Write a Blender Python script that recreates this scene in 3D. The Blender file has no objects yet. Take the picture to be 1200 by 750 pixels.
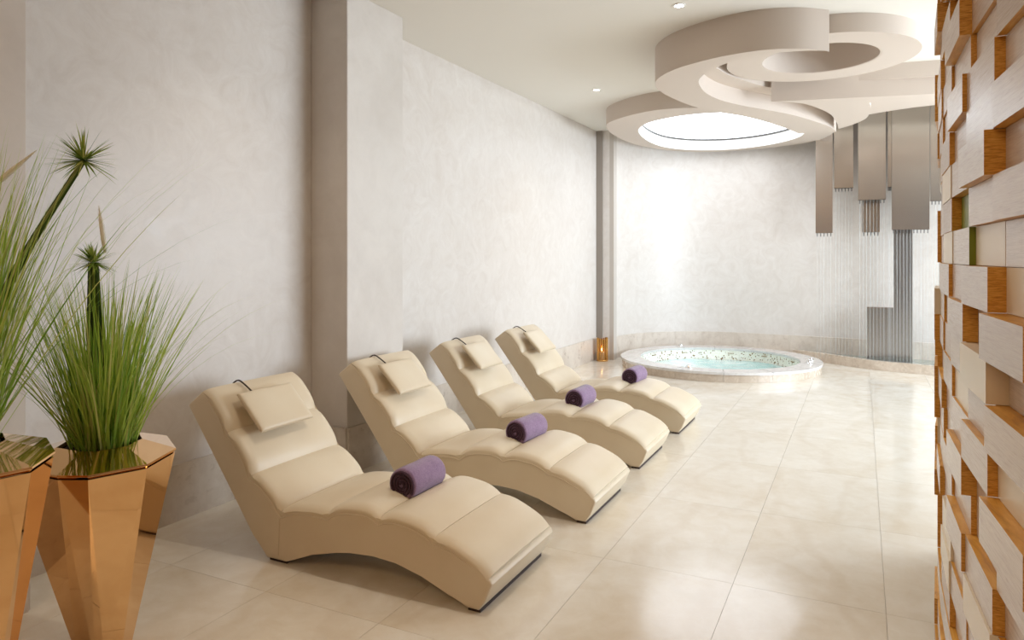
import bpy, bmesh, math, random
from mathutils import Vector, Matrix

random.seed(11)
C = bpy.context.scene.collection
SC = bpy.context.scene
PI = math.pi

# ------------------------------------------------------------------ camera
YAW = math.radians(26.288)
cam_d = bpy.data.cameras.new('camera')
cam_d.sensor_width = 36.0
cam_d.lens = 830.0 * 36.0 / 1200.0
cam_d.shift_y = -74.0 / 1200.0
cam_d.clip_start = 0.02
cam = bpy.data.objects.new('camera', cam_d)
cam.location = (0, 0, 1.4)
cam.rotation_euler = (PI / 2, 0, YAW)
C.objects.link(cam)
SC.camera = cam

# ------------------------------------------------------------------ exposure, world, big lights
SC.view_settings.view_transform = 'Standard'
SC.view_settings.look = 'None'
SC.view_settings.gamma = 1.0
SC.view_settings.use_curve_mapping = False
SC.view_settings.exposure = 0.53

W = bpy.data.worlds.new('world')
SC.world = W
W.use_nodes = True
bg = W.node_tree.nodes['Background']
bg.inputs['Color'].default_value = (0.80, 0.90, 1.0, 1)
bg.inputs['Strength'].default_value = 1.0


def area_light(name, loc, rot, sx, sy, power, color):
    d = bpy.data.lights.new(name, 'AREA')
    d.shape = 'RECTANGLE'
    d.size, d.size_y = sx, sy
    d.energy = power
    d.color = color
    o = bpy.data.objects.new(name, d)
    o.location = loc
    o.rotation_euler = rot
    C.objects.link(o)
    return o


# daylight through the window band of the far right wall (faces -X)
area_light('window_daylight', (3.72, 7.0, 1.50), (0, math.radians(66), 0), 1.9, 4.4, 260, (0.77, 0.89, 1.0))
# added warm fill light behind the camera, no lamp known there
area_light('warm_fill_light', (-1.3, -0.9, 3.02), (0, 0, 0), 2.2, 1.0, 20, (1.0, 0.66, 0.37))
SKYLIGHT_STRENGTH = 2.0
DOWNLIGHT_POWER = 12.0


# ------------------------------------------------------------------ helpers
def lin(c):
    out = []
    for v in c[:3]:
        v = v / 255.0
        out.append(v / 12.92 if v <= 0.04045 else ((v + 0.055) / 1.055) ** 2.4)
    return (out[0], out[1], out[2], 1.0)


def new_mat(name):
    m = bpy.data.materials.new(name)
    m.use_nodes = True
    nt = m.node_tree
    return m, nt, nt.nodes, nt.links, nt.nodes['Principled BSDF']


def simple_mat(name, col, rough=0.5, metal=0.0, spec=0.5, coat=0.0, emit=None, es=0.0, trans=0.0, ior=1.45):
    m, nt, N, L, b = new_mat(name)
    b.inputs['Base Color'].default_value = lin(col)
    b.inputs['Roughness'].default_value = rough
    b.inputs['Metallic'].default_value = metal
    b.inputs['Specular IOR Level'].default_value = spec
    b.inputs['Coat Weight'].default_value = coat
    b.inputs['Transmission Weight'].default_value = trans
    b.inputs['IOR'].default_value = ior
    if emit:
        b.inputs['Emission Color'].default_value = lin(emit)
        b.inputs['Emission Strength'].default_value = es
    return m


def tex_coord(N, L, kind='Object', scale=(1, 1, 1), jitter=False):
    tc = N.new('ShaderNodeTexCoord')
    mp = N.new('ShaderNodeMapping')
    mp.inputs['Scale'].default_value = scale
    L.new(tc.outputs[kind], mp.inputs['Vector'])
    if jitter:
        oi = N.new('ShaderNodeObjectInfo')
        mu = N.new('ShaderNodeMath')
        mu.operation = 'MULTIPLY'
        mu.inputs[1].default_value = 37.0
        L.new(oi.outputs['Random'], mu.inputs[0])
        L.new(mu.outputs[0], mp.inputs['Location'])
    return mp.outputs['Vector']


def noise(N, L, vec, scale, detail=4, rough=0.55, dist=0.0):
    n = N.new('ShaderNodeTexNoise')
    n.inputs['Scale'].default_value = scale
    n.inputs['Detail'].default_value = detail
    n.inputs['Roughness'].default_value = rough
    n.inputs['Distortion'].default_value = dist
    L.new(vec, n.inputs['Vector'])
    return n.outputs['Fac']


def ramp(N, L, fac, stops):
    r = N.new('ShaderNodeValToRGB')
    els = r.color_ramp.elements
    while len(els) < len(stops):
        els.new(0.5)
    for e, (p, c) in zip(els, stops):
        e.position = p
        e.color = c if len(c) == 4 else lin(c)
    L.new(fac, r.inputs['Fac'])
    return r.outputs['Color']


def mix(N, L, fac, a, b, mode='MIX'):
    n = N.new('ShaderNodeMix')
    n.data_type = 'RGBA'
    n.blend_type = mode
    if isinstance(fac, float):
        n.inputs[0].default_value = fac
    else:
        L.new(fac, n.inputs[0])
    for sock, v in ((n.inputs[6], a), (n.inputs[7], b)):
        if isinstance(v, tuple):
            sock.default_value = v
        else:
            L.new(v, sock)
    return n.outputs[2]


def bump(N, L, b, h, strength, dist=0.01):
    n = N.new('ShaderNodeBump')
    n.inputs['Strength'].default_value = strength
    n.inputs['Distance'].default_value = dist
    L.new(h, n.inputs['Height'])
    L.new(n.outputs['Normal'], b.inputs['Normal'])


def g(v):
    return (v, v, v, 1.0)


# ------------------------------------------------------------------ materials
def plaster_mat():
    m, nt, N, L, b = new_mat('pearl_plaster')
    v = tex_coord(N, L)
    big = noise(N, L, v, 0.9, 5, 0.6, 0.6)
    small = noise(N, L, v, 5.0, 6, 0.7, 1.6)
    c1 = ramp(N, L, big, [(0.25, (209, 199, 190)), (0.75, (223, 216, 209))])
    c2 = ramp(N, L, small, [(0.3, (203, 191, 181)), (0.7, (227, 220, 214))])
    L.new(mix(N, L, 0.5, c1, c2), b.inputs['Base Color'])
    L.new(ramp(N, L, small, [(0.3, g(0.32)), (0.7, g(0.48))]), b.inputs['Roughness'])
    b.inputs['Specular IOR Level'].default_value = 0.5
    bump(N, L, b, small, 0.018, 0.02)
    return m


def marble_mat(name, dark, light, rough, scale=1.6, jitter=True, coat=0.0, vein=(190, 170, 145)):
    m, nt, N, L, b = new_mat(name)
    v = tex_coord(N, L, jitter=jitter)
    a = noise(N, L, v, scale, 6, 0.62, 0.9)
    f = noise(N, L, v, scale * 6.0, 6, 0.7, 0.5)
    w = N.new('ShaderNodeTexWave')
    w.inputs['Scale'].default_value = scale * 0.55
    w.inputs['Distortion'].default_value = 9.0
    w.inputs['Detail'].default_value = 4.0
    L.new(v, w.inputs['Vector'])
    c = ramp(N, L, a, [(0.32, dark), (0.68, light)])
    fine = ramp(N, L, f, [(0.3, dark), (0.62, light)])
    c = mix(N, L, 0.35, c, fine)
    vm = ramp(N, L, w.outputs['Fac'], [(0.0, g(0.16)), (0.12, g(0.0))])
    c = mix(N, L, vm, c, lin(vein))
    L.new(c, b.inputs['Base Color'])
    L.new(ramp(N, L, f, [(0.3, g(rough * 0.8)), (0.7, g(rough * 1.3))]), b.inputs['Roughness'])
    b.inputs['Coat Weight'].default_value = coat
    b.inputs['Coat Roughness'].default_value = 0.05
    return m


def leather_mat():
    m, nt, N, L, b = new_mat('cream_leather')
    v = tex_coord(N, L)
    f = noise(N, L, v, 220.0, 2, 0.5)
    a = noise(N, L, v, 3.0, 3, 0.5)
    L.new(ramp(N, L, a, [(0.3, (217, 198, 169)), (0.7, (224, 208, 182))]), b.inputs['Base Color'])
    b.inputs['Roughness'].default_value = 0.42
    b.inputs['Specular IOR Level'].default_value = 0.55
    b.inputs['Sheen Weight'].default_value = 0.15
    bump(N, L, b, f, 0.08, 0.002)
    return m


def wood_face_mat():
    m, nt, N, L, b = new_mat('washed_wood_face')
    v = tex_coord(N, L, 'Object', (1.2, 1.0, 9.0), jitter=True)
    a = noise(N, L, v, 2.2, 6, 0.65, 1.4)
    v2 = tex_coord(N, L, 'Object', (3.0, 1.0, 40.0), jitter=True)
    f = noise(N, L, v2, 2.0, 3, 0.6, 0.2)
    c = ramp(N, L, a, [(0.3, (190, 178, 171)), (0.5, (214, 205, 199)), (0.75, (226, 219, 214))])
    c = mix(N, L, 0.25, c, ramp(N, L, f, [(0.35, (186, 173, 165)), (0.65, (228, 221, 216))]))
    oi = N.new('ShaderNodeObjectInfo')
    tone = ramp(N, L, oi.outputs['Random'], [(0.0, (232, 220, 212)), (1.0, (255, 252, 250))])
    L.new(mix(N, L, 1.0, c, tone, 'MULTIPLY'), b.inputs['Base Color'])
    b.inputs['Roughness'].default_value = 0.26
    b.inputs['Specular IOR Level'].default_value = 0.7
    bump(N, L, b, f, 0.08, 0.003)
    return m


def wood_end_mat():
    m, nt, N, L, b = new_mat('amber_wood_edge')
    v = tex_coord(N, L, 'Object', (1.0, 1.0, 14.0), jitter=True)
    a = noise(N, L, v, 2.5, 5, 0.6, 0.4)
    c = ramp(N, L, a, [(0.3, (172, 116, 46)), (0.5, (212, 156, 68)), (0.72, (234, 186, 104))])
    L.new(c, b.inputs['Base Color'])
    b.inputs['Roughness'].default_value = 0.4
    return m


def brushed_steel_mat(name='brushed_steel', col=(202, 192, 182)):
    m, nt, N, L, b = new_mat(name)
    v = tex_coord(N, L, 'Object', (160, 160, 1.5))
    f = noise(N, L, v, 1.0, 3, 0.5)
    b.inputs['Base Color'].default_value = lin(col)
    b.inputs['Metallic'].default_value = 0.9
    L.new(ramp(N, L, f, [(0.3, g(0.21)), (0.7, g(0.24))]), b.inputs['Roughness'])
    return m


def towel_mat():
    m, nt, N, L, b = new_mat('purple_terry')
    v = tex_coord(N, L)
    f = noise(N, L, v, 260.0, 2, 0.6)
    a = noise(N, L, v, 30.0, 3, 0.6)
    c = mix(N, L, 0.5, ramp(N, L, a, [(0.3, (122, 92, 124)), (0.7, (154, 126, 158))]),
            ramp(N, L, f, [(0.3, (114, 84, 116)), (0.7, (166, 138, 170))]))
    L.new(c, b.inputs['Base Color'])
    b.inputs['Roughness'].default_value = 0.95
    b.inputs['Sheen Weight'].default_value = 0.4
    bump(N, L, b, f, 0.5, 0.004)
    return m


def mosaic_mat():
    m, nt, N, L, b = new_mat('speckled_mosaic')
    v = tex_coord(N, L, 'Object', (1, 1, 1))
    vo = N.new('ShaderNodeTexVoronoi')
    vo.inputs['Scale'].default_value = 62.0
    L.new(v, vo.inputs['Vector'])
    sep = N.new('ShaderNodeSeparateColor')
    L.new(vo.outputs['Color'], sep.inputs['Color'])
    c = ramp(N, L, sep.outputs[0], [(0.0, (120, 92, 54)), (0.085, (150, 120, 76)), (0.10, (238, 236, 218)), (1.0, (248, 247, 236))])
    L.new(c, b.inputs['Base Color'])
    b.inputs['Roughness'].default_value = 0.25
    return m


def water_mat():
    m, nt, N, L, b = new_mat('pool_water')
    v = tex_coord(N, L)
    a = noise(N, L, v, 2.2, 4, 0.6, 0.6)
    f = noise(N, L, v, 14.0, 4, 0.6, 1.0)
    L.new(ramp(N, L, a, [(0.35, (150, 214, 216)), (0.62, (226, 244, 244))]), b.inputs['Base Color'])
    b.inputs['Roughness'].default_value = 0.06
    b.inputs['Transmission Weight'].default_value = 0.25
    b.inputs['IOR'].default_value = 1.33
    bump(N, L, b, f, 0.35, 0.02)
    return m


def blade_mat(name, lo, hi, last=(204, 206, 130)):
    m, nt, N, L, b = new_mat(name)
    ge = N.new('ShaderNodeNewGeometry')
    c = ramp(N, L, ge.outputs['Random Per Island'], [(0.0, lo), (0.6, hi), (1.0, last)])
    L.new(c, b.inputs['Base Color'])
    b.inputs['Roughness'].default_value = 0.45
    b.inputs['Subsurface Weight'].default_value = 0.0
    tr = N.new('ShaderNodeBsdfTranslucent')
    L.new(c, tr.inputs['Color'])
    mx = N.new('ShaderNodeMixShader')
    mx.inputs[0].default_value = 0.35
    L.new(b.outputs[0], mx.inputs[1])
    L.new(tr.outputs[0], mx.inputs[2])
    L.new(mx.outputs[0], N['Material Output'].inputs['Surface'])
    return m


M = dict(
    plaster=plaster_mat(),
    ceiling=simple_mat('ceiling_paint', (230, 224, 214), 0.75),
    relief=simple_mat('ceiling_relief_paint', (206, 191, 178), 0.7),
    white=simple_mat('white_paint', (240, 238, 232), 0.6),
    column=marble_mat('column_plaster', (202, 192, 183), (220, 212, 204), 0.42, 0.9, False, 0.0, (198, 188, 178)),
    floor=marble_mat('cream_marble', (216, 202, 181), (235, 229, 219), 0.16, 1.3, True, 0.2, (200, 178, 148)),
    grout=simple_mat('grout', (218, 209, 196), 0.8),
    skirting=marble_mat('skirting_marble', (192, 176, 161), (222, 211, 198), 0.3, 2.2, True, 0.1, (172, 155, 138)),
    tubstone=marble_mat('tub_marble', (190, 170, 150), (216, 202, 186), 0.25, 3.0, True, 0.2, (170, 150, 130)),
    rimstone=marble_mat('tub_rim_marble', (206, 200, 196), (228, 224, 220), 0.18, 4.0, True, 0.3, (188, 180, 174)),
    leather=leather_mat(),
    strap=simple_mat('dark_strap', (60, 46, 34), 0.6),
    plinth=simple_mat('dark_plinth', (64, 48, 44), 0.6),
    towel=towel_mat(),
    towel_dark=simple_mat('purple_terry_end', (74, 50, 66), 0.98),
    face=wood_face_mat(),
    amber=wood_end_mat(),
    cream=simple_mat('cream_lacquer', (232, 222, 204), 0.3),
    olive=simple_mat('olive_lacquer', (122, 138, 46), 0.35),
    backing=simple_mat('wood_backing', (96, 70, 50), 0.7),
    copper=simple_mat('polished_rose_gold', (234, 192, 140), 0.05, 1.0),
    soil=simple_mat('dark_soil', (52, 38, 28), 0.95),
    steel=brushed_steel_mat(),
    steel_dark=brushed_steel_mat('dark_steel', (186, 183, 180)),
    nozzle=simple_mat('dark_nozzle_metal', (84, 80, 76), 0.5, 0.6),
    chrome=simple_mat('chrome', (230, 230, 230), 0.06, 1.0),
    strand=simple_mat('falling_water', (236, 240, 240), 0.1, 0.0, 0.6, 0, None, 0, 0.55, 1.33),
    mosaic=mosaic_mat(),
    jet=simple_mat('bronze_jet', (160, 134, 92), 0.35, 0.6),
    water=water_mat(),
    shell=simple_mat('tub_shell', (232, 240, 238), 0.3),
    grass=blade_mat('grass_green', (112, 158, 44), (184, 212, 92)),
    reed=blade_mat('reed_green', (44, 70, 22), (92, 122, 44)),
    spiky=blade_mat('spiky_leaf', (60, 104, 26), (150, 176, 72)),
    plume=blade_mat('white_plume', (246, 242, 230), (252, 248, 238), (240, 232, 214)),
    gold=simple_mat('gold_glass', (214, 166, 96), 0.12, 0.85),
    flame=simple_mat('candle_glow', (255, 190, 110), 0.5, 0, 0.5, 0, (255, 190, 110), 14.0),
    wax=simple_mat('candle_wax', (248, 236, 212), 0.5),
    diffuser=simple_mat('skylight_diffuser', (255, 255, 255), 0.5, 0, 0.5, 0, (236, 244, 255), SKYLIGHT_STRENGTH),
    lamp=simple_mat('lamp_lens', (255, 255, 255), 0.5, 0, 0.5, 0, (255, 244, 226), 25.0),
    fill_glow=simple_mat('fill_panel_glow', (255, 250, 240), 0.5, 0, 0.5, 0, (255, 226, 190), 1.0),  # glow of the fill panel added behind the camera
    frame=simple_mat('window_frame_paint', (228, 224, 218), 0.45),
)


# ------------------------------------------------------------------ mesh helpers
def obj(name, bm, mats, parent=None, smooth=None):
    me = bpy.data.meshes.new(name)
    bmesh.ops.recalc_face_normals(bm, faces=bm.faces[:])
    bm.to_mesh(me)
    bm.free()
    if not isinstance(mats, (list, tuple)):
        mats = [mats]
    for m in mats:
        me.materials.append(m)
    if smooth is not None:
        me.shade_smooth()
        if smooth < 180:
            me.set_sharp_from_angle(angle=math.radians(smooth))
    o = bpy.data.objects.new(name, me)
    C.objects.link(o)
    if parent is not None:
        o.parent = parent
    return o


def tag(o, label, cat=None, group=None, kind=None):
    o['label'] = label
    if cat:
        o['category'] = cat
    if group:
        o['group'] = group
    if kind:
        o['kind'] = kind
    return o


def thing(name, label, cat, loc=(0, 0, 0), rz=0.0, group=None):
    o = bpy.data.objects.new(name, None)
    o.empty_display_size = 0.1
    o.location = loc
    o.rotation_euler = (0, 0, rz)
    C.objects.link(o)
    return tag(o, label, cat, group)


def struct(name, bm, m, label, smooth=None):
    o = obj(name, bm, m, None, smooth)
    return tag(o, label, name.split('_')[0], kind='structure')


def dup(root, loc, rz, label):
    r = root.copy()
    C.objects.link(r)
    r.location = loc
    r.rotation_euler = (0, 0, rz)
    r['label'] = label
    for ch in list(root.children):
        c = ch.copy()
        C.objects.link(c)
        c.parent = r
        for gch in list(ch.children):
            d = gch.copy()
            C.objects.link(d)
            d.parent = c
    return r


def box(bm, x0, x1, y0, y1, z0, z1, mi=0):
    vs = [bm.verts.new(p) for p in ((x0, y0, z0), (x1, y0, z0), (x1, y1, z0), (x0, y1, z0),
                                    (x0, y0, z1), (x1, y0, z1), (x1, y1, z1), (x0, y1, z1))]
    for f in ((0, 3, 2, 1), (4, 5, 6, 7), (0, 1, 5, 4), (1, 2, 6, 5), (2, 3, 7, 6), (3, 0, 4, 7)):
        bm.faces.new([vs[i] for i in f]).material_index = mi


def bevel_all(bm, w, seg=2):
    bmesh.ops.bevel(bm, geom=bm.edges[:], offset=w, segments=seg, affect='EDGES', profile=0.5)


def prism(bm, pts, z0, z1):
    lo = [bm.verts.new((p[0], p[1], z0)) for p in pts]
    hi = [bm.verts.new((p[0], p[1], z1)) for p in pts]
    n = len(pts)
    bm.faces.new(lo)
    bm.faces.new(hi)
    for i in range(n):
        j = (i + 1) % n
        bm.faces.new((lo[i], lo[j], hi[j], hi[i]))


def catmull(pts, k=8, closed=False):
    out = []
    n = len(pts)
    rng = range(n if closed else n - 1)
    for i in rng:
        if closed:
            p0, p1, p2, p3 = pts[i - 1], pts[i], pts[(i + 1) % n], pts[(i + 2) % n]
        else:
            p0, p1, p2, p3 = pts[max(i - 1, 0)], pts[i], pts[i + 1], pts[min(i + 2, n - 1)]
        for j in range(k):
            t = j / k
            out.append(tuple(0.5 * (2 * b + (c - a) * t + (2 * a - 5 * b + 4 * c - d) * t * t + (3 * b - a - 3 * c + d) * t ** 3)
                             for a, b, c, d in zip(p0, p1, p2, p3)))
    if not closed:
        out.append(tuple(pts[-1]))
    return out


def ring_prism(bm, outer, inner, z0, z1):
    n = len(outer)
    vo0 = [bm.verts.new((p[0], p[1], z0)) for p in outer]
    vo1 = [bm.verts.new((p[0], p[1], z1)) for p in outer]
    vi0 = [bm.verts.new((p[0], p[1], z0)) for p in inner]
    vi1 = [bm.verts.new((p[0], p[1], z1)) for p in inner]
    for i in range(n):
        j = (i + 1) % n
        bm.faces.new((vo0[i], vo0[j], vo1[j], vo1[i]))
        bm.faces.new((vi0[i], vi1[i], vi1[j], vi0[j]))
        bm.faces.new((vo0[i], vi0[i], vi0[j], vo0[j]))
        bm.faces.new((vo1[i], vo1[j], vi1[j], vi1[i]))


def by_angle(pts, cx, cy, n=96):
    """Resample a star-shaped closed outline at n equal angles about (cx, cy)."""
    out = []
    m = len(pts)
    for k in range(n):
        a = 2 * PI * k / n
        dx, dy = math.cos(a), math.sin(a)
        best = 0.0
        for i in range(m):
            x1, y1 = pts[i][0] - cx, pts[i][1] - cy
            x2, y2 = pts[(i + 1) % m][0] - cx, pts[(i + 1) % m][1] - cy
            ex, ey = x2 - x1, y2 - y1
            den = dx * ey - dy * ex
            if abs(den) < 1e-9:
                continue
            t = (x1 * ey - y1 * ex) / den
            u = (x1 * dy - y1 * dx) / den
            if t > 0 and -1e-6 <= u <= 1 + 1e-6:
                best = max(best, t)
        out.append((cx + dx * best, cy + dy * best))
    return out


def circle(cx, cy, r, n=64, a0=0.0):
    return [(cx + r * math.cos(a0 + 2 * PI * i / n), cy + r * math.sin(a0 + 2 * PI * i / n)) for i in range(n)]


def tube(bm, pts, r, n=8, cap=True, radii=None):
    pts = [Vector(p) for p in pts]
    rings = []
    prev = None
    for i, p in enumerate(pts):
        t = (pts[min(i + 1, len(pts) - 1)] - pts[max(i - 1, 0)]).normalized()
        if prev is None:
            up = Vector((0, 0, 1)) if abs(t.z) < 0.9 else Vector((1, 0, 0))
            a = t.cross(up).normalized()
        else:
            a = (prev - t * prev.dot(t)).normalized()
        prev = a
        b = t.cross(a)
        rr = radii[i] if radii else r
        rings.append([bm.verts.new(p + (a * math.cos(2 * PI * k / n) + b * math.sin(2 * PI * k / n)) * rr) for k in range(n)])
    for u, v in zip(rings, rings[1:]):
        for k in range(n):
            bm.faces.new((u[k], u[(k + 1) % n], v[(k + 1) % n], v[k]))
    if cap:
        bm.faces.new(rings[0])
        bm.faces.new(rings[-1])


def lathe(bm, prof, cx=0, cy=0, n=32, closed=False):
    rings = [[bm.verts.new((cx + r * math.cos(2 * PI * k / n), cy + r * math.sin(2 * PI * k / n), z)) for k in range(n)] for r, z in prof]
    pairs = list(zip(rings, rings[1:]))
    if closed:
        pairs.append((rings[-1], rings[0]))
    for u, v in pairs:
        for k in range(n):
            bm.faces.new((u[k], u[(k + 1) % n], v[(k + 1) % n], v[k]))
    if not closed:
        bm.faces.new(rings[0])
        bm.faces.new(rings[-1])


# ================================================================== SETTING
LX = -3.26          # inner face of the left wall
CZ = 3.12           # ceiling height
TUB = (-1.65, 9.30)  # hot tub centre

# ---- floor: slab with tiles as parts; a round opening where the tub sinks in
def tub_poly(r, n=40):
    return [(TUB[0] + r * math.cos(2 * PI * i / n), TUB[1] + r * math.sin(2 * PI * i / n)) for i in range(n)]


def clip_half(poly, p, q, keep_left):
    out = []
    n = len(poly)
    def sd(a):
        v = (q[0] - p[0]) * (a[1] - p[1]) - (q[1] - p[1]) * (a[0] - p[0])
        return v if keep_left else -v
    for i in range(n):
        a, b = poly[i], poly[(i + 1) % n]
        sa, sb = sd(a), sd(b)
        if sa >= 0:
            out.append(a)
        if (sa > 0 and sb < 0) or (sa < 0 and sb > 0):
            t = sa / (sa - sb)
            out.append((a[0] + (b[0] - a[0]) * t, a[1] + (b[1] - a[1]) * t))
    return out


def minus_disc(rect, disc):
    """Convex pieces of a rectangle outside a convex counter-clockwise polygon."""
    pieces = []
    rest = rect
    for i in range(len(disc)):
        p, q = disc[i], disc[(i + 1) % len(disc)]
        o = clip_half(rest, p, q, False)
        if len(o) > 2:
            pieces.append(o)
        rest = clip_half(rest, p, q, True)
        if len(rest) < 3:
            break
    return pieces


bm = bmesh.new()
for pc in minus_disc([(-3.4, -2.1), (3.95, -2.1), (3.95, 11.0), (-3.4, 11.0)], tub_poly(1.19)):
    prism(bm, pc, -0.12, -0.006)
floor = struct('floor', bm, M['grout'], 'cream marble floor of large polished tiles running through the room')
TW, TL, GAP = 0.58, 0.94, 0.0007
hole = tub_poly(1.19)
cx0 = -0.495 - 5 * TW
tile_cache = {}
for i in range(13):
    for j in range(15):
        x0 = cx0 + i * TW
        y0 = 5.96 - 9 * TL + j * TL
        x1, y1 = x0 + TW, y0 + TL
        x0c, x1c, y0c, y1c = max(x0, LX + 0.001), min(x1, 3.8), max(y0, -2.0), min(y1, 10.9)
        if x1c - x0c < 0.05 or y1c - y0c < 0.05:
            continue
        far = max(abs(x0 - TUB[0]), abs(x1 - TUB[0])) ** 2 + max(abs(y0 - TUB[1]), abs(y1 - TUB[1])) ** 2
        if far < 1.19 ** 2:
            continue
        rect = [(x0c + GAP, y0c + GAP), (x1c - GAP, y0c + GAP), (x1c - GAP, y1c - GAP), (x0c + GAP, y1c - GAP)]
        nx = min(max(TUB[0], x0), x1) - TUB[0]
        ny = min(max(TUB[1], y0), y1) - TUB[1]
        bm = bmesh.new()
        if nx * nx + ny * ny < 1.19 ** 2:
            for pc in minus_disc(rect, hole):
                prism(bm, pc, -0.006, 0.0)
        else:
            prism(bm, rect, -0.006, 0.0)
        obj('tile', bm, M['floor'], floor)

# ---- walls
bm = bmesh.new()
box(bm, LX - 0.15, LX, -2.1, 11.0, 0.0, 3.8)
struct('wall_left', bm, M['plaster'], 'pearly beige plaster wall along the left behind the loungers')

NR = 1.40           # radius of the wall niche around the tub
niche = [(LX, 9.22), (-3.02, 9.24)] + [(TUB[0] + NR * math.cos(math.radians(a)), TUB[1] + NR * math.sin(math.radians(a))) for a in range(182, 88, -4)]
back_line = niche + [(-0.9, 10.66), (0.2, 10.56), (1.2, 10.46), (2.6, 10.32), (3.8, 10.2)]
bm = bmesh.new()
prism(bm, back_line + [(3.8, 11.0), (LX - 0.0, 11.0)], 0.0, 3.8)
struct('wall_back', bm, M['plaster'], 'pearly plaster back wall curving around the hot tub', 30)

bm = bmesh.new()
box(bm, LX - 0.15, 3.95, -2.25, -2.1, 0.0, 3.8)  # unseen wall, finish unknown, coloured dark brown for less bounce
struct('wall_front', bm, M['backing'], 'unseen wall behind the viewer, made dark to cut bounce light')

# outer wall on the far right with its window opening
bm = bmesh.new()
WY0, WY1, WZ0, WZ1 = 4.5, 9.3, 0.35, 2.85
box(bm, 3.8, 3.95, -2.1, WY0, 0, 3.8)
box(bm, 3.8, 3.95, WY1, 11.0, 0, 3.8)
box(bm, 3.8, 3.95, WY0, WY1, 0, WZ0)
box(bm, 3.8, 3.95, WY0, WY1, WZ1, 3.8)
struct('wall_outer', bm, M['plaster'], 'plain outer wall with a wide window on the far right')
bm = bmesh.new()
for y in (WY0 + 0.03, 6.1, 7.7, WY1 - 0.03):
    box(bm, 3.83, 3.90, y - 0.03, y + 0.03, WZ0, WZ1)
box(bm, 3.83, 3.90, WY0, WY1, WZ0, WZ0 + 0.06)
box(bm, 3.83, 3.90, WY0, WY1, WZ1 - 0.06, WZ1)
struct('window_1', bm, M['frame'], 'pale framed window band in the outer wall')

# ---- columns against the left wall and the corner pilaster
bm = bmesh.new()
box(bm, LX, -2.96, 3.605, 4.22, 0.0, CZ)
bevel_all(bm, 0.004, 1)
struct('trim_1', bm, M['column'], 'rectangular plaster column projecting from the left wall behind the second lounger')
bm = bmesh.new()
box(bm, LX, -2.96, 1.05, 1.66, 0.0, CZ)
bevel_all(bm, 0.004, 1)
struct('trim_2', bm, M['column'], 'plaster column at the left edge behind the potted grasses')
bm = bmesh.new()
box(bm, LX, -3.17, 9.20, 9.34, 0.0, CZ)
box(bm, -3.17, -3.02, 9.235, 9.36, 0.0, CZ, 1)  # left box's darker taupe is painted-in shade of its camera-facing side
struct('trim_3', bm, [simple_mat('taupe_shade_tone', (150, 140, 130), 0.5), simple_mat('pale_taupe_paint', (196, 186, 176), 0.5)], 'narrow stepped pilaster in the corner beside the hot tub')

# ---- stone baseboards: slabs as parts on a thin backing
BZ = 0.30


def baseboard(name, path, label, slab=0.62, t=0.014):
    """path runs with the room on its right-hand side."""
    segs = []
    for p, q in zip(path, path[1:]):
        segs.append((Vector((p[0], p[1])), Vector((q[0], q[1]))))
    bm = bmesh.new()
    for p, q in segs:
        d = (q - p)
        n = Vector((d.y, -d.x)).normalized()
        a, b = p, q
        c, e = q + n * 0.004, p + n * 0.004
        prism(bm, [a, b, c, e], 0.0, BZ - 0.004)
    o = struct(name, bm, M['grout'], label)
    # slabs
    acc, start = 0.0, None
    run = []
    for p, q in segs:
        ln = (q - p).length
        k = max(1, round(ln / slab)) if ln > slab * 0.6 else 1
        for i in range(k):
            run.append((p.lerp(q, i / k), p.lerp(q, (i + 1) / k)))
    merged, cur, cl = [], [], 0
    for p, q in run:
        if cur and (cl + (q - p).length > slab * 1.15 or (cur[-1][1] - cur[-1][0]).normalized().dot((q - p).normalized()) < 0.9):
            merged.append(cur)
            cur, cl = [], 0
        cur.append((p, q))
        cl += (q - p).length
    merged.append(cur)
    for grp in merged:
        bm = bmesh.new()
        for k, (p, q) in enumerate(grp):
            d = (q - p).normalized()
            n = Vector((d.y, -d.x))
            p2 = p + d * (0.001 if k == 0 else 0)
            q2 = q - d * (0.001 if k == len(grp) - 1 else 0)
            prism(bm, [p2 + n * 0.003, q2 + n * 0.003, q2 + n * t, p2 + n * t], 0.0, BZ)
        obj('stone_slab', bm, M['skirting'], o)
    return o


baseboard('baseboard_left', [(LX, -2.0), (LX, 1.05), (-2.96, 1.05), (-2.96, 1.66), (LX, 1.66), (LX, 3.605), (-2.96, 3.605), (-2.96, 4.22), (LX, 4.22), (LX, 9.20)],
          'brown marble skirting along the left wall and around its columns')
baseboard('baseboard_back', [(-3.02, 9.25)] + back_line[2:], 'pale marble skirting curving behind the hot tub')

# ---- ceiling with the raised slot over the waterfall
void = catmull([(-0.95, 10.7), (-0.62, 10.15), (-0.29, 9.82), (0.083, 9.576), (0.443, 9.39), (0.818, 9.29), (1.8, 9.15), (3.95, 9.0)], 6)
bm = bmesh.new()
for pc in minus_disc([(LX - 0.15, -2.25), (3.95, -2.25), (3.95, 7.0), (LX - 0.15, 7.0)], circle(-0.305, 6.185, 0.44, 40)):
    prism(bm, pc, CZ, CZ + 0.08)
prism(bm, [(LX - 0.15, 7.0), (3.95, 7.0)] + void[::-1] + [(-0.95, 11.0), (LX - 0.15, 11.0)], CZ, CZ + 0.08)
# riser along the slot and the higher slab above
for p, q in zip(void, void[1:]):
    d = Vector((q[0] - p[0], q[1] - p[1])).normalized()
    n = Vector((-d.y, d.x))
    a, b = Vector(p), Vector(q)
    prism(bm, [a, b, b - n * 0.05, a - n * 0.05], CZ + 0.08, 3.8)
box(bm, LX - 0.15, 3.95, 8.6, 11.0, 3.8, 3.88)
struct('ceiling', bm, M['ceiling'], 'smooth warm white ceiling with a raised slot over the waterfall', 35)

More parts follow.
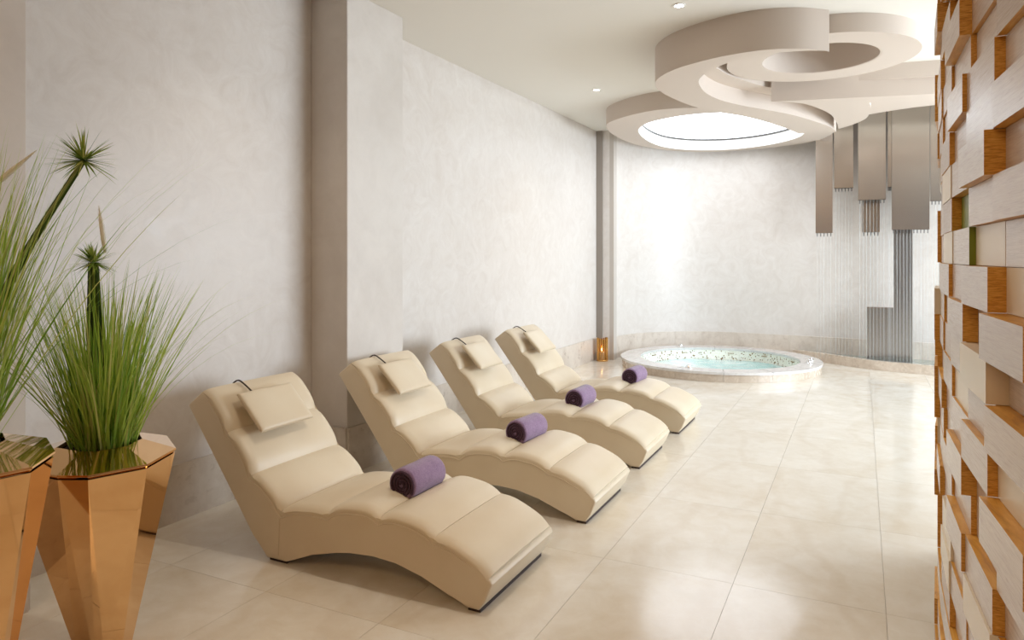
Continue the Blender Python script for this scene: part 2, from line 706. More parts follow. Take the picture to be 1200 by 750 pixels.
# ================================================================== CURVED TIMBER PARTITION
RC, RR = (8.694, 1.894), 8.5


def arc_pt(s, r):
    a = -PI / 2 + s / RR          # azimuth clockwise from +Y
    return (RC[0] + r * math.sin(a), RC[1] + r * math.cos(a))


PZ0, PH, PZREF = 0.057, 0.078, 1.383
SW, S0 = 0.2615, 0.066
ss = [-2.4 + 0.1 * i for i in range(46)]
bm = bmesh.new()
prism(bm, [arc_pt(s, RR - 0.03) for s in ss] + [arc_pt(s, RR - 0.30) for s in ss[::-1]], 0.0, CZ)
partition = struct('wall_right', bm, M['backing'], 'curved partition clad in staggered wooden blocks along the right edge', 30)

# a unit block: x along the wall, y outwards (front at y = 0, away from the wall is -y), z up
def unit_block(face, side):
    bm = bmesh.new()
    box(bm, 0, 1, 0, 1, 0, 1)
    bm.faces.ensure_lookup_table()
    for f in bm.faces:
        f.material_index = 1
        if all(abs(v.co.y - 1) < 1e-6 for v in f.verts):
            f.material_index = 0
    me = bpy.data.meshes.new('wood_block')
    bmesh.ops.recalc_face_normals(bm, faces=bm.faces[:])
    bm.to_mesh(me)
    bm.free()
    me.materials.append(face)
    me.materials.append(side)
    return me


BLOCK = {'w': unit_block(M['face'], M['amber']), 'c': unit_block(M['cream'], M['cream']), 'l': unit_block(M['face'], M['cream']),
         'g': unit_block(M['olive'], M['olive']), 'o': unit_block(M['face'], M['olive'])}
# row counted down from the eye-level joint, column by its near edge: 1 is 0.455 m this side of the bulge
KNOWN = {
    (-8, 3): (.0075, 'w'), (-7, 0): (.0, 'w'), (-7, 1): (-.004, 'w'), (-7, 2): (.018, 'w'), (-7, 3): (.0, 'w'),
    (-6, 0): (.002, 'w'), (-6, 1): (-.012, 'w'), (-6, 2): (-.002, 'w'), (-6, 3): (.004, 'w'), (-6, 4): (.008, 'w'),
    (-5, 0): (-.011, 'w'), (-5, 1): (.005, 'w'), (-5, 2): (.013, 'w'), (-5, 3): (.0, 'w'), (-5, 4): (.005, 'w'),
    (-4, 0): (.0085, 'w'), (-4, 1): (.006, 'l'), (-4, 2): (-.002, 'w'), (-4, 3): (.0085, 'w'), (-4, 4): (.002, 'w'),
    (-3, 0): (-.011, 'w'), (-3, 1): (.02, 'w'), (-3, 2): (.004, 'w'), (-3, 3): (.006, 'c'), (-3, 4): (.0, 'w'),
    (-2, -1): (.006, 'w'), (-2, 0): (.008, 'w'), (-2, 1): (.002, 'w'), (-2, 2): (-.016, 'g'), (-2, 3): (.004, 'w'), (-2, 4): (.002, 'w'),
    (-1, 0): (-.011, 'w'), (-1, 1): (-.0105, 'c'), (-1, 2): (.001, 'o'), (-1, 3): (.003, 'c'), (-1, 4): (.0, 'w'),
    (0, 0): (-.012, 'c'), (0, 1): (.015, 'w'), (0, 2): (.002, 'w'), (0, 3): (.010, 'w'), (0, 4): (.006, 'w'),
    (1, -1): (-.010, 'w'), (1, 0): (.0275, 'w'), (1, 1): (-.014, 'w'), (1, 2): (.0125, 'w'), (1, 3): (-.004, 'w'), (1, 4): (.002, 'w'),
    (2, 0): (-.016, 'w'), (2, 1): (.0175, 'c'), (2, 2): (.006, 'w'), (2, 3): (.0, 'w'), (2, 4): (.004, 'w'),
    (3, 0): (.02, 'w'), (3, 1): (.003, 'w'), (3, 2): (-.003, 'c'), (3, 3): (.0035, 'w'), (3, 4): (-.003, 'w'),
    (4, 0): (.0, 'c'), (4, 1): (.015, 'w'), (4, 2): (.002, 'w'), (4, 3): (-.004, 'w'), (4, 4): (.008, 'w'),
    (5, -1): (.0, 'w'), (5, 0): (.0275, 'w'), (5, 1): (-.012, 'w'), (5, 2): (.015, 'w'), (5, 3): (-.006, 'w'), (5, 4): (.003, 'w'),
    (6, 0): (.002, 'w'), (6, 1): (-.012, 'w'), (6, 2): (-.002, 'w'), (6, 3): (.004, 'w'), (6, 4): (.004, 'w'),
    (7, 0): (-.010, 'w'), (7, 1): (.008, 'w'), (7, 2): (.015, 'w'), (7, 3): (.0, 'w'), (7, 4): (.012, 'w'),
    (8, 0): (.0, 'w'), (8, 1): (.012, 'c'), (8, 2): (.0, 'w'), (8, 3): (.006, 'c'),
    (9, 2): (.006, 'w'), (9, 3): (.010, 'c'), (10, 2): (-.004, 'w'), (10, 3): (.008, 'w'),
}
rb = random.Random(4)
rest = {k: bmesh.new() for k in ('w', 'c')}
row = 17
for rowk in range(16, -23, -1):
    z_top = PZREF - PH * rowk
    z0 = z_top - PH
    if z_top > CZ + 0.03:
        continue
    z1 = min(z_top, CZ)
    for col in range(-6, 7):
        s_near = S0 + SW * (col - 3)
        p, kind = KNOWN.get((rowk, col), (None, None))
        if p is None:
            p = rb.choice((-.012, -.004, .003, .010, .018))
            kind = 'c' if rb.random() < 0.13 else 'w'
        named = (-1 <= col <= 6) and (-9 <= rowk <= 13)
        a = arc_pt(s_near + 0.0006, RR)
        tang = Vector(arc_pt(s_near + SW, RR)) - Vector(arc_pt(s_near, RR))
        ang = math.atan2(tang.y, tang.x)
        ln = SW - 0.0012
        out = Vector((-math.sin(ang), math.cos(ang)))      # away from the partition
        if named:
            o = bpy.data.objects.new('wood_block', BLOCK[kind])
            o.location = (a[0] - out.x * 0.028, a[1] - out.y * 0.028, z0 + 0.0005)
            o.rotation_euler = (0, 0, ang)
            o.scale = (ln, 0.028 + p, z1 - z0 - 0.001)
            C.objects.link(o)
            o.parent = partition
        else:
            b2 = rest['c' if kind == 'c' else 'w']
            n0 = len(b2.verts)
            start = set(b2.faces)
            box(b2, 0, ln, 0, 0.028 + p, 0, z1 - z0 - 0.001)
            b2.verts.ensure_lookup_table()
            mt = Matrix.Translation((a[0] - out.x * 0.028, a[1] - out.y * 0.028, z0 + 0.0005)) @ Matrix.Rotation(ang, 4, 'Z')
            newv = b2.verts[n0:]
            for f in b2.faces:
                if f not in start:
                    f.material_index = 0 if all(abs(v.co.y - (0.028 + p)) < 1e-6 for v in f.verts) else 1
            for v in newv:
                v.co = mt @ v.co
for k, nm in (('w', 'outer_wood_blocks'), ('c', 'outer_cream_blocks')):
    o = obj(nm, rest[k], [M['face'], M['amber']] if k == 'w' else [M['cream'], M['cream']], partition)
    o['kind'] = 'stuff'

# ================================================================== CEILING SCULPTURE
LOW, MID, SKY = 2.835, 2.985, 2.93
relief = thing('ceiling_relief', 'layered swirl of curved plaster bands hanging from the ceiling over the tub', 'ceiling feature', (-0.8, 7.6, CZ))


def rel(o):
    o.location = -relief.location
    return o


s_out = catmull([(-0.206, 5.397), (-0.39, 5.25), (-0.615, 5.18), (-0.843, 5.2), (-1.077, 5.285), (-1.292, 5.42), (-1.45, 5.60), (-1.54, 5.80), (-1.568, 6.03),
                 (-1.533, 6.40), (-1.433, 6.85), (-1.287, 7.18), (-1.085, 7.52), (-0.898, 7.99), (-0.74, 8.52), (-0.66, 8.86)], 6)
s_in = catmull([(-0.206, 5.40), (-0.362, 5.325), (-0.56, 5.29), (-0.719, 5.318), (-0.895, 5.41), (-1.061, 5.59), (-1.164, 5.766), (-1.215, 5.98), (-1.223, 6.33),
                (-1.152, 6.68), (-1.015, 6.99), (-0.823, 7.32), (-0.62, 7.70), (-0.41, 8.26), (-0.298, 8.65), (-0.265, 8.94)], 6)
s_in[0] = (-0.206, 5.43)
bm = bmesh.new()
prism(bm, s_out + s_in[::-1], LOW, CZ)
rel(obj('curved_band', bm, M['relief'], relief, 30))

bm = bmesh.new()
ring_prism(bm, circle(-0.305, 6.205, 0.715, 72), circle(-0.305, 6.185, 0.445, 72), MID, CZ)
rel(obj('round_ring', bm, M['relief'], relief, 30))

sky_out = catmull([(-2.67, 7.88), (-2.42, 7.56), (-2.07, 7.33), (-1.8, 7.28), (-1.53, 7.36), (-1.0, 7.65), (-0.6, 8.15), (-0.38, 8.7), (-0.29, 9.3), (-0.36, 9.75), (-0.55, 10.15),
                   (-0.95, 10.43), (-1.65, 10.58), (-2.2, 10.44), (-2.58, 9.95), (-2.78, 9.3), (-2.79, 8.5)], 6, True)
sky_in = catmull([(-2.46, 8.47), (-2.28, 8.05), (-2.05, 7.83), (-1.67, 7.68), (-1.25, 7.75), (-0.9, 8.1), (-0.68, 8.7), (-0.62, 9.3), (-0.74, 9.8), (-1.14, 10.25),
                  (-1.66, 10.44), (-2.15, 10.28), (-2.46, 9.85), (-2.54, 9.2)], 6, True)
so, si = by_angle(sky_out, -1.6, 9.0), by_angle(sky_in, -1.6, 9.0)
bm = bmesh.new()
ring_prism(bm, so, si, SKY, CZ)
rel(obj('skylight_ring', bm, M['relief'], relief, 30))
bm = bmesh.new()
grow = [(-1.6 + (x + 1.6) * 0.999, 9.0 + (y - 9.0) * 0.999) for x, y in si]
shrink = [(-1.6 + (x + 1.6) * 0.99, 9.0 + (y - 9.0) * 0.99) for x, y in si]
ring_prism(bm, grow, shrink, SKY + 0.002, 3.075)
o = rel(obj('skylight_reveal', bm, M['white'], relief, 30))
bm = bmesh.new()
ring_prism(bm, shrink, [(-1.6 + (x + 1.6) * 0.982, 9.0 + (y - 9.0) * 0.982) for x, y in si], 3.066, 3.089)
rel(obj('skylight_gasket', bm, M['nozzle'], relief, 30))
bm = bmesh.new()
prism(bm, grow, 3.09, 3.11)
o = rel(obj('skylight_diffuser', bm, M['diffuser'], relief))
o['label'] = 'glowing white skylight panel'

slab = (catmull([(-1.15, 6.02), (-1.095, 6.11), (-1.05, 6.34), (-0.96, 6.6), (-0.877, 6.81), (-0.777, 7.01)], 6) + [(-0.5, 7.06), (0.0, 7.10), (0.338, 7.15), (0.634, 7.20), (2.6, 7.53),
        (2.6, 8.35), (0.754, 8.57), (0.41, 8.64), (0.076, 8.82), (-0.22, 9.0), (-0.36, 8.6), (-0.62, 8.1)]
        + catmull([(-0.90, 7.5), (-1.20, 7.0), (-1.36, 6.5), (-1.38, 6.1), (-1.36, 6.0)], 4))
bm = bmesh.new()
prism(bm, slab, MID, CZ)
rel(obj('upper_band', bm, M['relief'], relief, 30))
hook = ([(-0.752, 6.93), (0.63, 7.25), (2.6, 7.62), (2.6, 7.97), (0.66, 7.53)]
        + catmull([(0.06, 7.39), (0.078, 7.68), (0.066, 7.96), (0.03, 8.24), (-0.09, 8.53), (-0.235, 8.74)], 5)
        + catmull([(-0.235, 8.50), (-0.245, 8.26), (-0.29, 7.78), (-0.44, 7.25), (-0.60, 7.03)], 5))
bm = bmesh.new()
prism(bm, hook, LOW, CZ)
rel(obj('hooked_band', bm, M['relief'], relief, 30))
# round recess inside the ring
bm = bmesh.new()
ring_prism(bm, circle(-0.305, 6.185, 0.445, 72), circle(-0.305, 6.185, 0.433, 72), MID + 0.002, 3.52)
prism(bm, circle(-0.305, 6.185, 0.445, 72), 3.52, 3.54)
rel(obj('ring_recess', bm, M['relief'], relief, 30))

# ---- recessed downlights
for i, (x, y, lb) in enumerate(((-2.447, 6.915, 'small round ceiling downlight left of the swirl, nearer the tub corner'),
                                (-1.119, 4.845, 'small round ceiling downlight at the top edge, in front of the swirl'),
                                (-2.447, 2.80, 'ceiling downlight above the foremost lounger, out of the picture'),
                                (-0.90, 2.65, 'added unseen downlight above the walkway, brightening the wooden blocks'))):
    t = thing('ceiling_downlight', lb, 'downlight', (x, y, CZ), 0, 'recessed ceiling downlights')
    bm = bmesh.new()
    ring_prism(bm, circle(0, 0, 0.045, 24), circle(0, 0, 0.03, 24), -0.006, 0.0)
    obj('trim_ring', bm, M['white'], t)
    bm = bmesh.new()
    lathe(bm, [(0.0295, -0.004), (0.0295, -0.001)], n=24)
    obj('lens', bm, M['lamp'], t)
    d = bpy.data.lights.new('downlight_beam', 'SPOT')
    d.energy = DOWNLIGHT_POWER * (4.0 if i == 3 else 1.0)  # last downlight is added and stronger, to brighten the wooden blocks
    d.spot_size = math.radians(110)
    d.spot_blend = 0.8
    d.color = (1.0, 0.9, 0.76)
    d.shadow_soft_size = 0.04
    lo = bpy.data.objects.new('downlight_beam', d)
    lo.location = (0, 0, -0.02)
    lo.parent = t
    C.objects.link(lo)
# glowing panel added behind the viewer to go with the warm fill
t = thing('fill_light_panel', 'added warm fill panel on the unseen ceiling behind the viewer', 'ceiling light', (-1.3, -0.9, CZ))
bm = bmesh.new()
box(bm, -1.15, 1.15, -0.55, 0.55, -0.04, 0.0)
obj('frame', bm, M['white'], t)
bm = bmesh.new()
box(bm, -1.1, 1.1, -0.5, 0.5, -0.045, -0.041)
obj('lens', bm, M['fill_glow'], t)

# ================================================================== LOUNGERS
LW = 0.615
NOT = [(-2.872, 0.752), (-2.712, 0.565), (-2.557, 0.381), (-2.378, 0.242), (-2.11, 0.274), (-1.826, 0.300), (-1.553, 0.262), (-1.300, 0.150)]
BUL = [0.026, 0.026, 0.025, 0.018, 0.038, 0.034, 0.026]
X0 = -1.95      # lounger origin in profile x


def seg_curve(k, n=10, inset=0.0):
    a, b = Vector(NOT[k]), Vector(NOT[k + 1])
    d = b - a
    nrm = Vector((-d.y, d.x)).normalized()
    if nrm.y < 0:
        nrm = -nrm
    out = []
    for i in range(n + 1):
        t = i / n
        e = (1 - abs(2 * t - 1) ** 3.0)
        out.append(a + d * t + nrm * (BUL[k] * e))
    return out, nrm


def make_lounger(label):
    t = thing('lounger', label, 'lounger', (0, 0, 0), 0, 'upholstered wave loungers in a row along the wall')
    under = [(-1.290, 0.122), (-1.318, 0.055), (-1.348, 0.012), (-1.403, 0.012), (-1.487, 0.048), (-1.612, 0.094), (-1.742, 0.124), (-1.86, 0.131), (-1.98, 0.122), (-2.061, 0.108),
             (-2.195, 0.074), (-2.29, 0.036), (-2.348, 0.012), (-2.465, 0.012), (-2.55, 0.105), (-2.66, 0.25), (-2.80, 0.432), (-2.985, 0.663)]
    top = []
    for k in range(7):
        a, b = Vector(NOT[k]), Vector(NOT[k + 1])
        d = b - a
        nrm = Vector((-d.y, d.x)).normalized()
        if nrm.y < 0:
            nrm = -nrm
        for i in range(8):
            tt = i / 8
            top.append(tuple(a + d * tt + nrm * (BUL[k] * 0.55 * (1 - abs(2 * tt - 1) ** 3) - 0.014)))
    top.append((-1.296, 0.138))
    prof = under + [(-2.978, 0.676), (-2.89, 0.742)] + top[1:]
    prof = [(x - X0, z) for x, z in prof]
    bm = bmesh.new()
    lo = [bm.verts.new((x, 0.0, z)) for x, z in prof]
    hi = [bm.verts.new((x, LW, z)) for x, z in prof]
    f0 = bm.faces.new(lo)
    f1 = bm.faces.new(hi)
    n = len(prof)
    for i in range(n):
        j = (i + 1) % n
        bm.faces.new((lo[i], lo[j], hi[j], hi[i]))
    ed = list(f0.edges) + list(f1.edges)
    bmesh.ops.bevel(bm, geom=ed, offset=0.010, segments=3, affect='EDGES', profile=0.5)
    obj('body', bm, M['leather'], t, 40)
    # padded channels
    for k in range(7):
        crv, nrm = seg_curve(k, 12)
        bm = bmesh.new()
        NV = 16
        grid = []
        for i, p in enumerate(crv):
            rowv = []
            for j in range(NV + 1):
                w = j / NV
                v = -math.cos(w * PI)          # -1..1, denser towards the edges
                edge = 0.017 * max(0.0, (abs(v) - 0.90) / 0.10) ** 2.2
                soft = 0.010 * (1 - v ** 4)
                q = p + nrm * (soft - edge)
                rowv.append(bm.verts.new((q.x - X0, LW / 2 + v * (LW / 2 + 0.001), q.y)))
            grid.append(rowv)
        low = []
        for i, p in enumerate(crv):
            a, b = Vector(NOT[k]), Vector(NOT[k + 1])
            base = a.lerp(b, i / 12) + nrm * (-0.024)
            low.append((bm.verts.new((base.x - X0, 0.004, base.y)), bm.verts.new((base.x - X0, LW - 0.004, base.y))))
        for i in range(12):
            for j in range(NV):
                bm.faces.new((grid[i][j], grid[i + 1][j], grid[i + 1][j + 1], grid[i][j + 1]))
            bm.faces.new((grid[i][0], low[i][0], low[i + 1][0], grid[i + 1][0]))
            bm.faces.new((grid[i][NV], grid[i + 1][NV], low[i + 1][1], low[i][1]))
            bm.faces.new((low[i][0], low[i][1], low[i + 1][1], low[i + 1][0]))
        bm.faces.new([low[0][0]] + grid[0] + [low[0][1]])
        bm.faces.new([low[12][0]] + grid[12] + [low[12][1]])
        obj('pad', bm, M['leather'], t, 50)
    # piping that follows the scalloped side edges
    for y in (-0.0005, LW + 0.0005):
        bm = bmesh.new()
        pts = []
        for k in range(7):
            crv, nrm = seg_curve(k, 10)
            for p in crv[:-1]:
                q = p - nrm * 0.034
                pts.append((q.x - X0, y, q.y))
        tube(bm, pts[2:-2], 0.0026, 6)
        obj('piping', bm, M['leather'], t, 60)
    # vertical side seam under the seat crease
    bm = bmesh.new()
    tube(bm, [(-2.385 - X0, -0.0003, 0.205), (-2.392 - X0, -0.0003, 0.03)], 0.0018, 6)
    obj('seam', bm, M['leather'], t, 60)
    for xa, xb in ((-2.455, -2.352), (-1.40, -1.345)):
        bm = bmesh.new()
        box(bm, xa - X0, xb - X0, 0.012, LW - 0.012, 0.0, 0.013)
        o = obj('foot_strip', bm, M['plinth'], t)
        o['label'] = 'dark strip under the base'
    # head pillow with its strap
    a, b = Vector(NOT[0]), Vector(NOT[1])
    d = (b - a).normalized()
    nrm = Vector((-d.y, d.x))
    if nrm.y < 0:
        nrm = -nrm
    d2 = Vector((math.cos(math.radians(-46)), math.sin(math.radians(-46))))
    n2 = Vector((-d2.y, d2.x))
    ctr = Vector((-2.672, 0.628)) + n2 * 0.024
    bm = bmesh.new()
    HX, HY, HT = 0.116, 0.176, 0.018
    GN = 12
    for sgn in (1, -1):
        gr = []
        for i in range(GN + 1):
            r_ = []
            for j in range(GN + 1):
                u = -math.cos(PI * i / GN)
                v = -math.cos(PI * j / GN)
                h = HT * (0.45 + 0.55 * ((1 - u ** 6) * (1 - v ** 6)) ** 0.5)
                if i in (0, GN) or j in (0, GN):
                    h = HT * 0.30
                pinch = 1 - 0.035 * (1 - max(u * u, v * v))
                q = ctr + d2 * (u * HX) + n2 * (sgn * h)
                r_.append(bm.verts.new((q.x - X0, 0.253 + v * HY, q.y)))
            gr.append(r_)
        for i in range(GN):
            for j in range(GN):
                bm.faces.new((gr[i][j], gr[i + 1][j], gr[i + 1][j + 1], gr[i][j + 1]))
        if sgn == 1:
            g1 = gr
        else:
            for (i0, j0, i1, j1) in [(0, j, 0, j + 1) for j in range(GN)] + [(GN, j, GN, j + 1) for j in range(GN)] + \
                    [(i, 0, i + 1, 0) for i in range(GN)] + [(i, GN, i + 1, GN) for i in range(GN)]:
                bm.faces.new((g1[i0][j0], g1[i1][j1], gr[i1][j1], gr[i0][j0]))
    pil = obj('head_pillow', bm, M['leather'], t, 60)
    bm = bmesh.new()
    st = [(-2.925, 0.722), (-2.895, 0.752), (-2.862, 0.768), (-2.825, 0.755), (-2.755, 0.712)]
    pts = [(x - X0, 0.20, z) for x, z in catmull(st, 5)]
    tube(bm, pts, 0.0042, 6)
    obj('strap', bm, M['strap'], pil, 60)
    return t


loungers = [make_lounger('cream padded wave lounger nearest the viewer, foremost of the four')]
loungers[0].location = (X0, 2.43, 0)
for (dx, y, rz, lb) in ((0.05, 3.49, 0.0, 'cream padded wave lounger with its head against the wall column, second of four'),
                        (0.03, 4.55, 0.0, 'cream padded wave lounger third from the viewer, past the wall column'),
                        (0.05, 5.59, 0.0, 'cream padded wave lounger farthest back, nearest the hot tub')):
    loungers.append(dup(loungers[0], (X0 + dx, y, 0), rz, lb))

# ================================================================== ROLLED TOWELS
def make_towel(label):
    t = thing('rolled_towel', label, 'towel', (0, 0, 0), 0, 'rolled purple towels on the loungers')
    TLN, TR = 0.262, 0.074
    # outer roll
    bm = bmesh.new()
    n = 40
    rings = []
    for (yy, rr) in ((0.0, TR - 0.011), (0.004, TR - 0.003), (0.014, TR), (0.06, TR + 0.0012), (0.13, TR - 0.0005), (0.20, TR + 0.001), (TLN - 0.014, TR), (TLN - 0.004, TR - 0.003), (TLN, TR - 0.011)):
        rv = []
        for k in range(n):
            a = 2 * PI * k / n
            r2 = rr * (1 + 0.012 * math.sin(2 * a + yy * 9))
            z = r2 * math.sin(a)
            if z < -TR * 0.86:
                z = -TR * 0.86
            rv.append(bm.verts.new((r2 * math.cos(a), yy, z)))
        rings.append(rv)
    for u, v in zip(rings, rings[1:]):
        for k in range(n):
            bm.faces.new((u[k], u[(k + 1) % n], v[(k + 1) % n], v[k]))
    bm.faces.new(rings[0])
    bm.faces.new(rings[-1])
    obj('outer_wrap', bm, M['towel'], t, 60)
    # the spiral of folded layers showing at each end
    for yy, sg in ((0.0, -1), (TLN, 1)):
        bm = bmesh.new()
        pts = []
        turns = 3.6
        for i in range(110):
            u = i / 109
            a = u * turns * 2 * PI
            r = 0.008 + (TR - 0.018) * u
            pts.append((r * math.cos(a) * sg, yy + sg * (0.004 - 0.002 * u), r * math.sin(a) * 0.96 + 0.002))
        tube(bm, pts, 0.0062, 6)
        o = obj('spiral_end', bm, M['towel_dark'], t, 60)
        o['label'] = 'darker coiled end of the towel'
    return t


tw0 = make_towel('rolled purple towel lying on the foremost lounger')
TWS = [(-1.868, 2.655, 0.366, -0.01, ''), (-1.822, 3.735, 0.366, -0.10, 'rolled purple towel on the second lounger from the viewer'),
       (-1.862, 4.775, 0.368, -0.04, 'rolled purple towel on the third lounger, near its middle'), (-1.79, 5.90, 0.366, -0.06, 'rolled purple towel on the farthest lounger beside the hot tub')]
for i, (x, y, z, rz, lb) in enumerate(TWS):
    o = tw0 if i == 0 else dup(tw0, (0, 0, 0), 0, lb)
    o.location = (x, y, z)
    o.rotation_euler = (0, 0, rz)

# ================================================================== PLANTERS AND GRASSES
def planter(name, label, ctr, verts, ztop, rb_):
    t = thing(name, label, 'planter', (ctr[0], ctr[1], 0), 0, 'faceted rose gold planters')
    n = len(verts)
    P = [(r * math.cos(math.radians(a)), r * math.sin(math.radians(a))) for a, r in verts]
    B = [(rb_ * math.cos(math.radians(a + 9)), rb_ * math.sin(math.radians(a + 9))) for a, r in verts]
    bm = bmesh.new()
    lo = [bm.verts.new((x, y, 0.0)) for x, y in B]
    lo2 = [bm.verts.new((x * 1.02, y * 1.02, 0.012)) for x, y in B]
    hi = [bm.verts.new((x * 0.985, y * 0.985, ztop - 0.012)) for x, y in P]
    bm.faces.new(lo)
    bm.faces.new(hi)
    for i in range(n):
        j = (i + 1) % n
        bm.faces.new((lo[i], lo[j], lo2[j], lo2[i]))
        bm.faces.new((lo2[i], lo2[j], hi[j]))
        bm.faces.new((lo2[i], hi[j], hi[i]))
    obj('body', bm, M['copper'], t)
    bm = bmesh.new()
    a_ = [bm.verts.new((x * 0.97, y * 0.97, ztop - 0.010)) for x, y in P]
    b_ = [bm.verts.new((x, y, ztop - 0.002)) for x, y in P]
    c_ = [bm.verts.new((x, y, ztop + 0.004)) for x, y in P]
    q = [(x * 0.52, y * 0.52) for x, y in P]
    d_ = [bm.verts.new((x, y, ztop + 0.045)) for x, y in q]
    e_ = [bm.verts.new((x * 0.97, y * 0.97, ztop + 0.005)) for x, y in q]
    for ra, rb2 in ((a_, b_), (b_, c_), (c_, d_), (d_, e_), (e_, a_)):
        for i in range(n):
            j = (i + 1) % n
            bm.faces.new((ra[i], ra[j], rb2[j], rb2[i]))
    obj('rim', bm, M['copper'], t)
    bm = bmesh.new()
    prism(bm, [(x * 0.96, y * 0.96) for x, y in q], ztop - 0.005, ztop + 0.03)
    obj('soil', bm, M['soil'], t)
    return t


planter('planter', 'faceted rose gold planter in full view beside the first lounger', (-2.42, 1.62),
        [(-63, .27), (-43, .29), (-6, .27), (40, .235), (92, .26), (140, .27), (190, .28), (245, .28)], 0.70, 0.085)
planter('planter', 'taller rose gold planter cut off by the left edge', (-2.215, 1.045),
        [(43, .25), (11, .285), (-38, .30), (-82, .27), (-130, .26), (-178, .27), (134, .26), (88, .25)], 0.85, 0.10)


def blade(bm, base, az, lean, length, width, bend, seg=7):
    """A tapered two-sided ribbon that leaves base and arches over in direction az."""
    p = Vector(base)
    ang = lean
    d = Vector((math.cos(az), math.sin(az), 0))
    side = Vector((-math.sin(az), math.cos(az), 0))
    tw = random.uniform(-0.9, 0.9)
    sd = side * math.cos(tw) + d * math.sin(tw)
    prev = None
    for i in range(seg + 1):
        t = i / seg
        w = width * (1 - t) ** 0.7 + 0.0003
        if i < seg:
            l, r = bm.verts.new(p - sd * w * 0.5), bm.verts.new(p + sd * w * 0.5)
            cur = (l, r)
        else:
            cur = (bm.verts.new(p),)
        if prev:
            if len(cur) == 2:
                bm.faces.new((prev[0], prev[1], cur[1], cur[0]))
            else:
                bm.faces.new((prev[0], prev[1], cur[0]))
        prev = cur
        step = length / seg
        p = p + (d * math.sin(ang) + Vector((0, 0, 1)) * math.cos(ang)) * step
        ang += bend / seg * (0.4 + 1.2 * t)


def spiky_head(bm, c, r, n, up=0.2):
    for i in range(n):
        zc = random.uniform(-0.55, 1.0)
        az = random.uniform(0, 2 * PI)
        lean = math.acos(max(-1, min(1, zc)))
        off = Vector((math.cos(az) * math.sin(lean), math.sin(az) * math.sin(lean), math.cos(lean))) * 0.006
        blade(bm, c + off, az, lean, r * random.uniform(0.7, 1.15), 0.007, 0.25, 4)


def plume(bm, p0, p1, r):
    p0, p1 = Vector(p0), Vector(p1)
    d = (p1 - p0)
    ax = d.normalized()
    tube(bm, [p0, p0.lerp(p1, 0.3), p0.lerp(p1, 0.7), p1], r, 7, True, [r * 0.35, r * 0.62, r * 0.5, r * 0.12])
    u = ax.cross(Vector((0, 1, 0.2))).normalized()
    v = ax.cross(u)
    for i in range(240):
        t = random.random()
        a = random.uniform(0, 2 * PI)
        rr = r * math.sin(PI * min(1, 0.15 + t * 0.85)) ** 0.7
        b = p0 + d * t
        o = (u * math.cos(a) + v * math.sin(a))
        tip = b + o * rr + ax * 0.016
        s = ax.cross(o) * 0.0018
        bm.faces.new((bm.verts.new(b - s), bm.verts.new(b + s), bm.verts.new(tip)))


def grass_plant(label, base, n, hgt, spread, seed, arch):
    random.seed(seed)
    t = thing('ornamental_grass', label, 'plant', base, 0, 'ornamental grasses in the planters')
    bm = bmesh.new()
    for i in range(n):
        a = random.uniform(0, 2 * PI)
        r = 0.10 * math.sqrt(random.random())
        b = (r * math.cos(a), r * math.sin(a), -0.012)
        az = a + random.gauss(0, 0.5)
        lean = abs(random.gauss(0.06 + r * 1.3, spread))
        L_ = hgt * random.uniform(0.5, 1.05)
        blade(bm, b, az, min(lean, 0.75), L_, random.uniform(0.004, 0.0095), random.uniform(0.05, 0.5))
    for i in range(arch):
        a = random.uniform(0, 2 * PI)
        b = (0.07 * math.cos(a), 0.07 * math.sin(a), -0.012)
        blade(bm, b, a, random.uniform(0.25, 0.6), hgt * random.uniform(0.85, 1.25), 0.0028, random.uniform(0.6, 1.3), 9)
    o = obj('grass_blades', bm, M['grass'], t)
    o['kind'] = 'stuff'
    return t


def reed(t, b, top, bow, r, nst, head_r, nh):
    """A bundle of green stems from b to top carrying one spiky head."""
    bm = bmesh.new()
    b, top = Vector(b), Vector(top)
    for i in range(nst):
        a = 2 * PI * i / nst
        o = Vector((math.cos(a), math.sin(a), 0)) * r * random.uniform(0.3, 1)
        mid = (b + top) / 2 + Vector(bow) + o
        pts = catmull([tuple(b + o), tuple(mid), tuple(top + o * 0.5)], 6)
        tube(bm, pts, 0.004, 5)
    s = obj('reed_stem', bm, M['reed'], t, 60)
    bm = bmesh.new()
    spiky_head(bm, top, head_r, nh)
    h = obj('spiky_head', bm, M['spiky'], s)
    return s


g2 = grass_plant('tufted green grass with one upright spiky reed head, beside the first lounger', (-2.42, 1.62, 0.735), 520, 0.66, 0.19, 5, 80)
reed(g2, (-0.03, 0.0, -0.01), (-0.045, -0.01, 0.645), (0.0, 0, 0), 0.028, 16, 0.078, 190)
bm = bmesh.new()
plume(bm, (-0.04, 0.03, 0.68), (-0.075, 0.03, 0.84), 0.014)
obj('plume', bm, M['plume'], g2)

g1 = grass_plant('tall dark grass leaning in from the left edge with a spiky head', (-2.215, 1.045, 0.885), 520, 0.88, 0.17, 9, 60)
reed(g1, (0.0, 0.0, -0.01), (0.155, 0.27, 0.80), (-0.07, 0.0, 0.02), 0.012, 7, 0.096, 130)
bm = bmesh.new()
plume(bm, (-0.16, 0.12, 0.66), (0.015, 0.21, 0.825), 0.015)
obj('plume', bm, M['plume'], g1)
bm = bmesh.new()
tube(bm, catmull([(-0.05, 0.0, 0.0), (-0.14, 0.05, 0.38), (-0.16, 0.12, 0.66)], 6), 0.002, 5)
obj('plume_stem', bm, M['reed'], g1)

# ================================================================== HOT TUB
tub = thing('hot_tub', 'round sunken hot tub with a raised marble rim and bubbling water', 'hot tub', (TUB[0], TUB[1], 0))


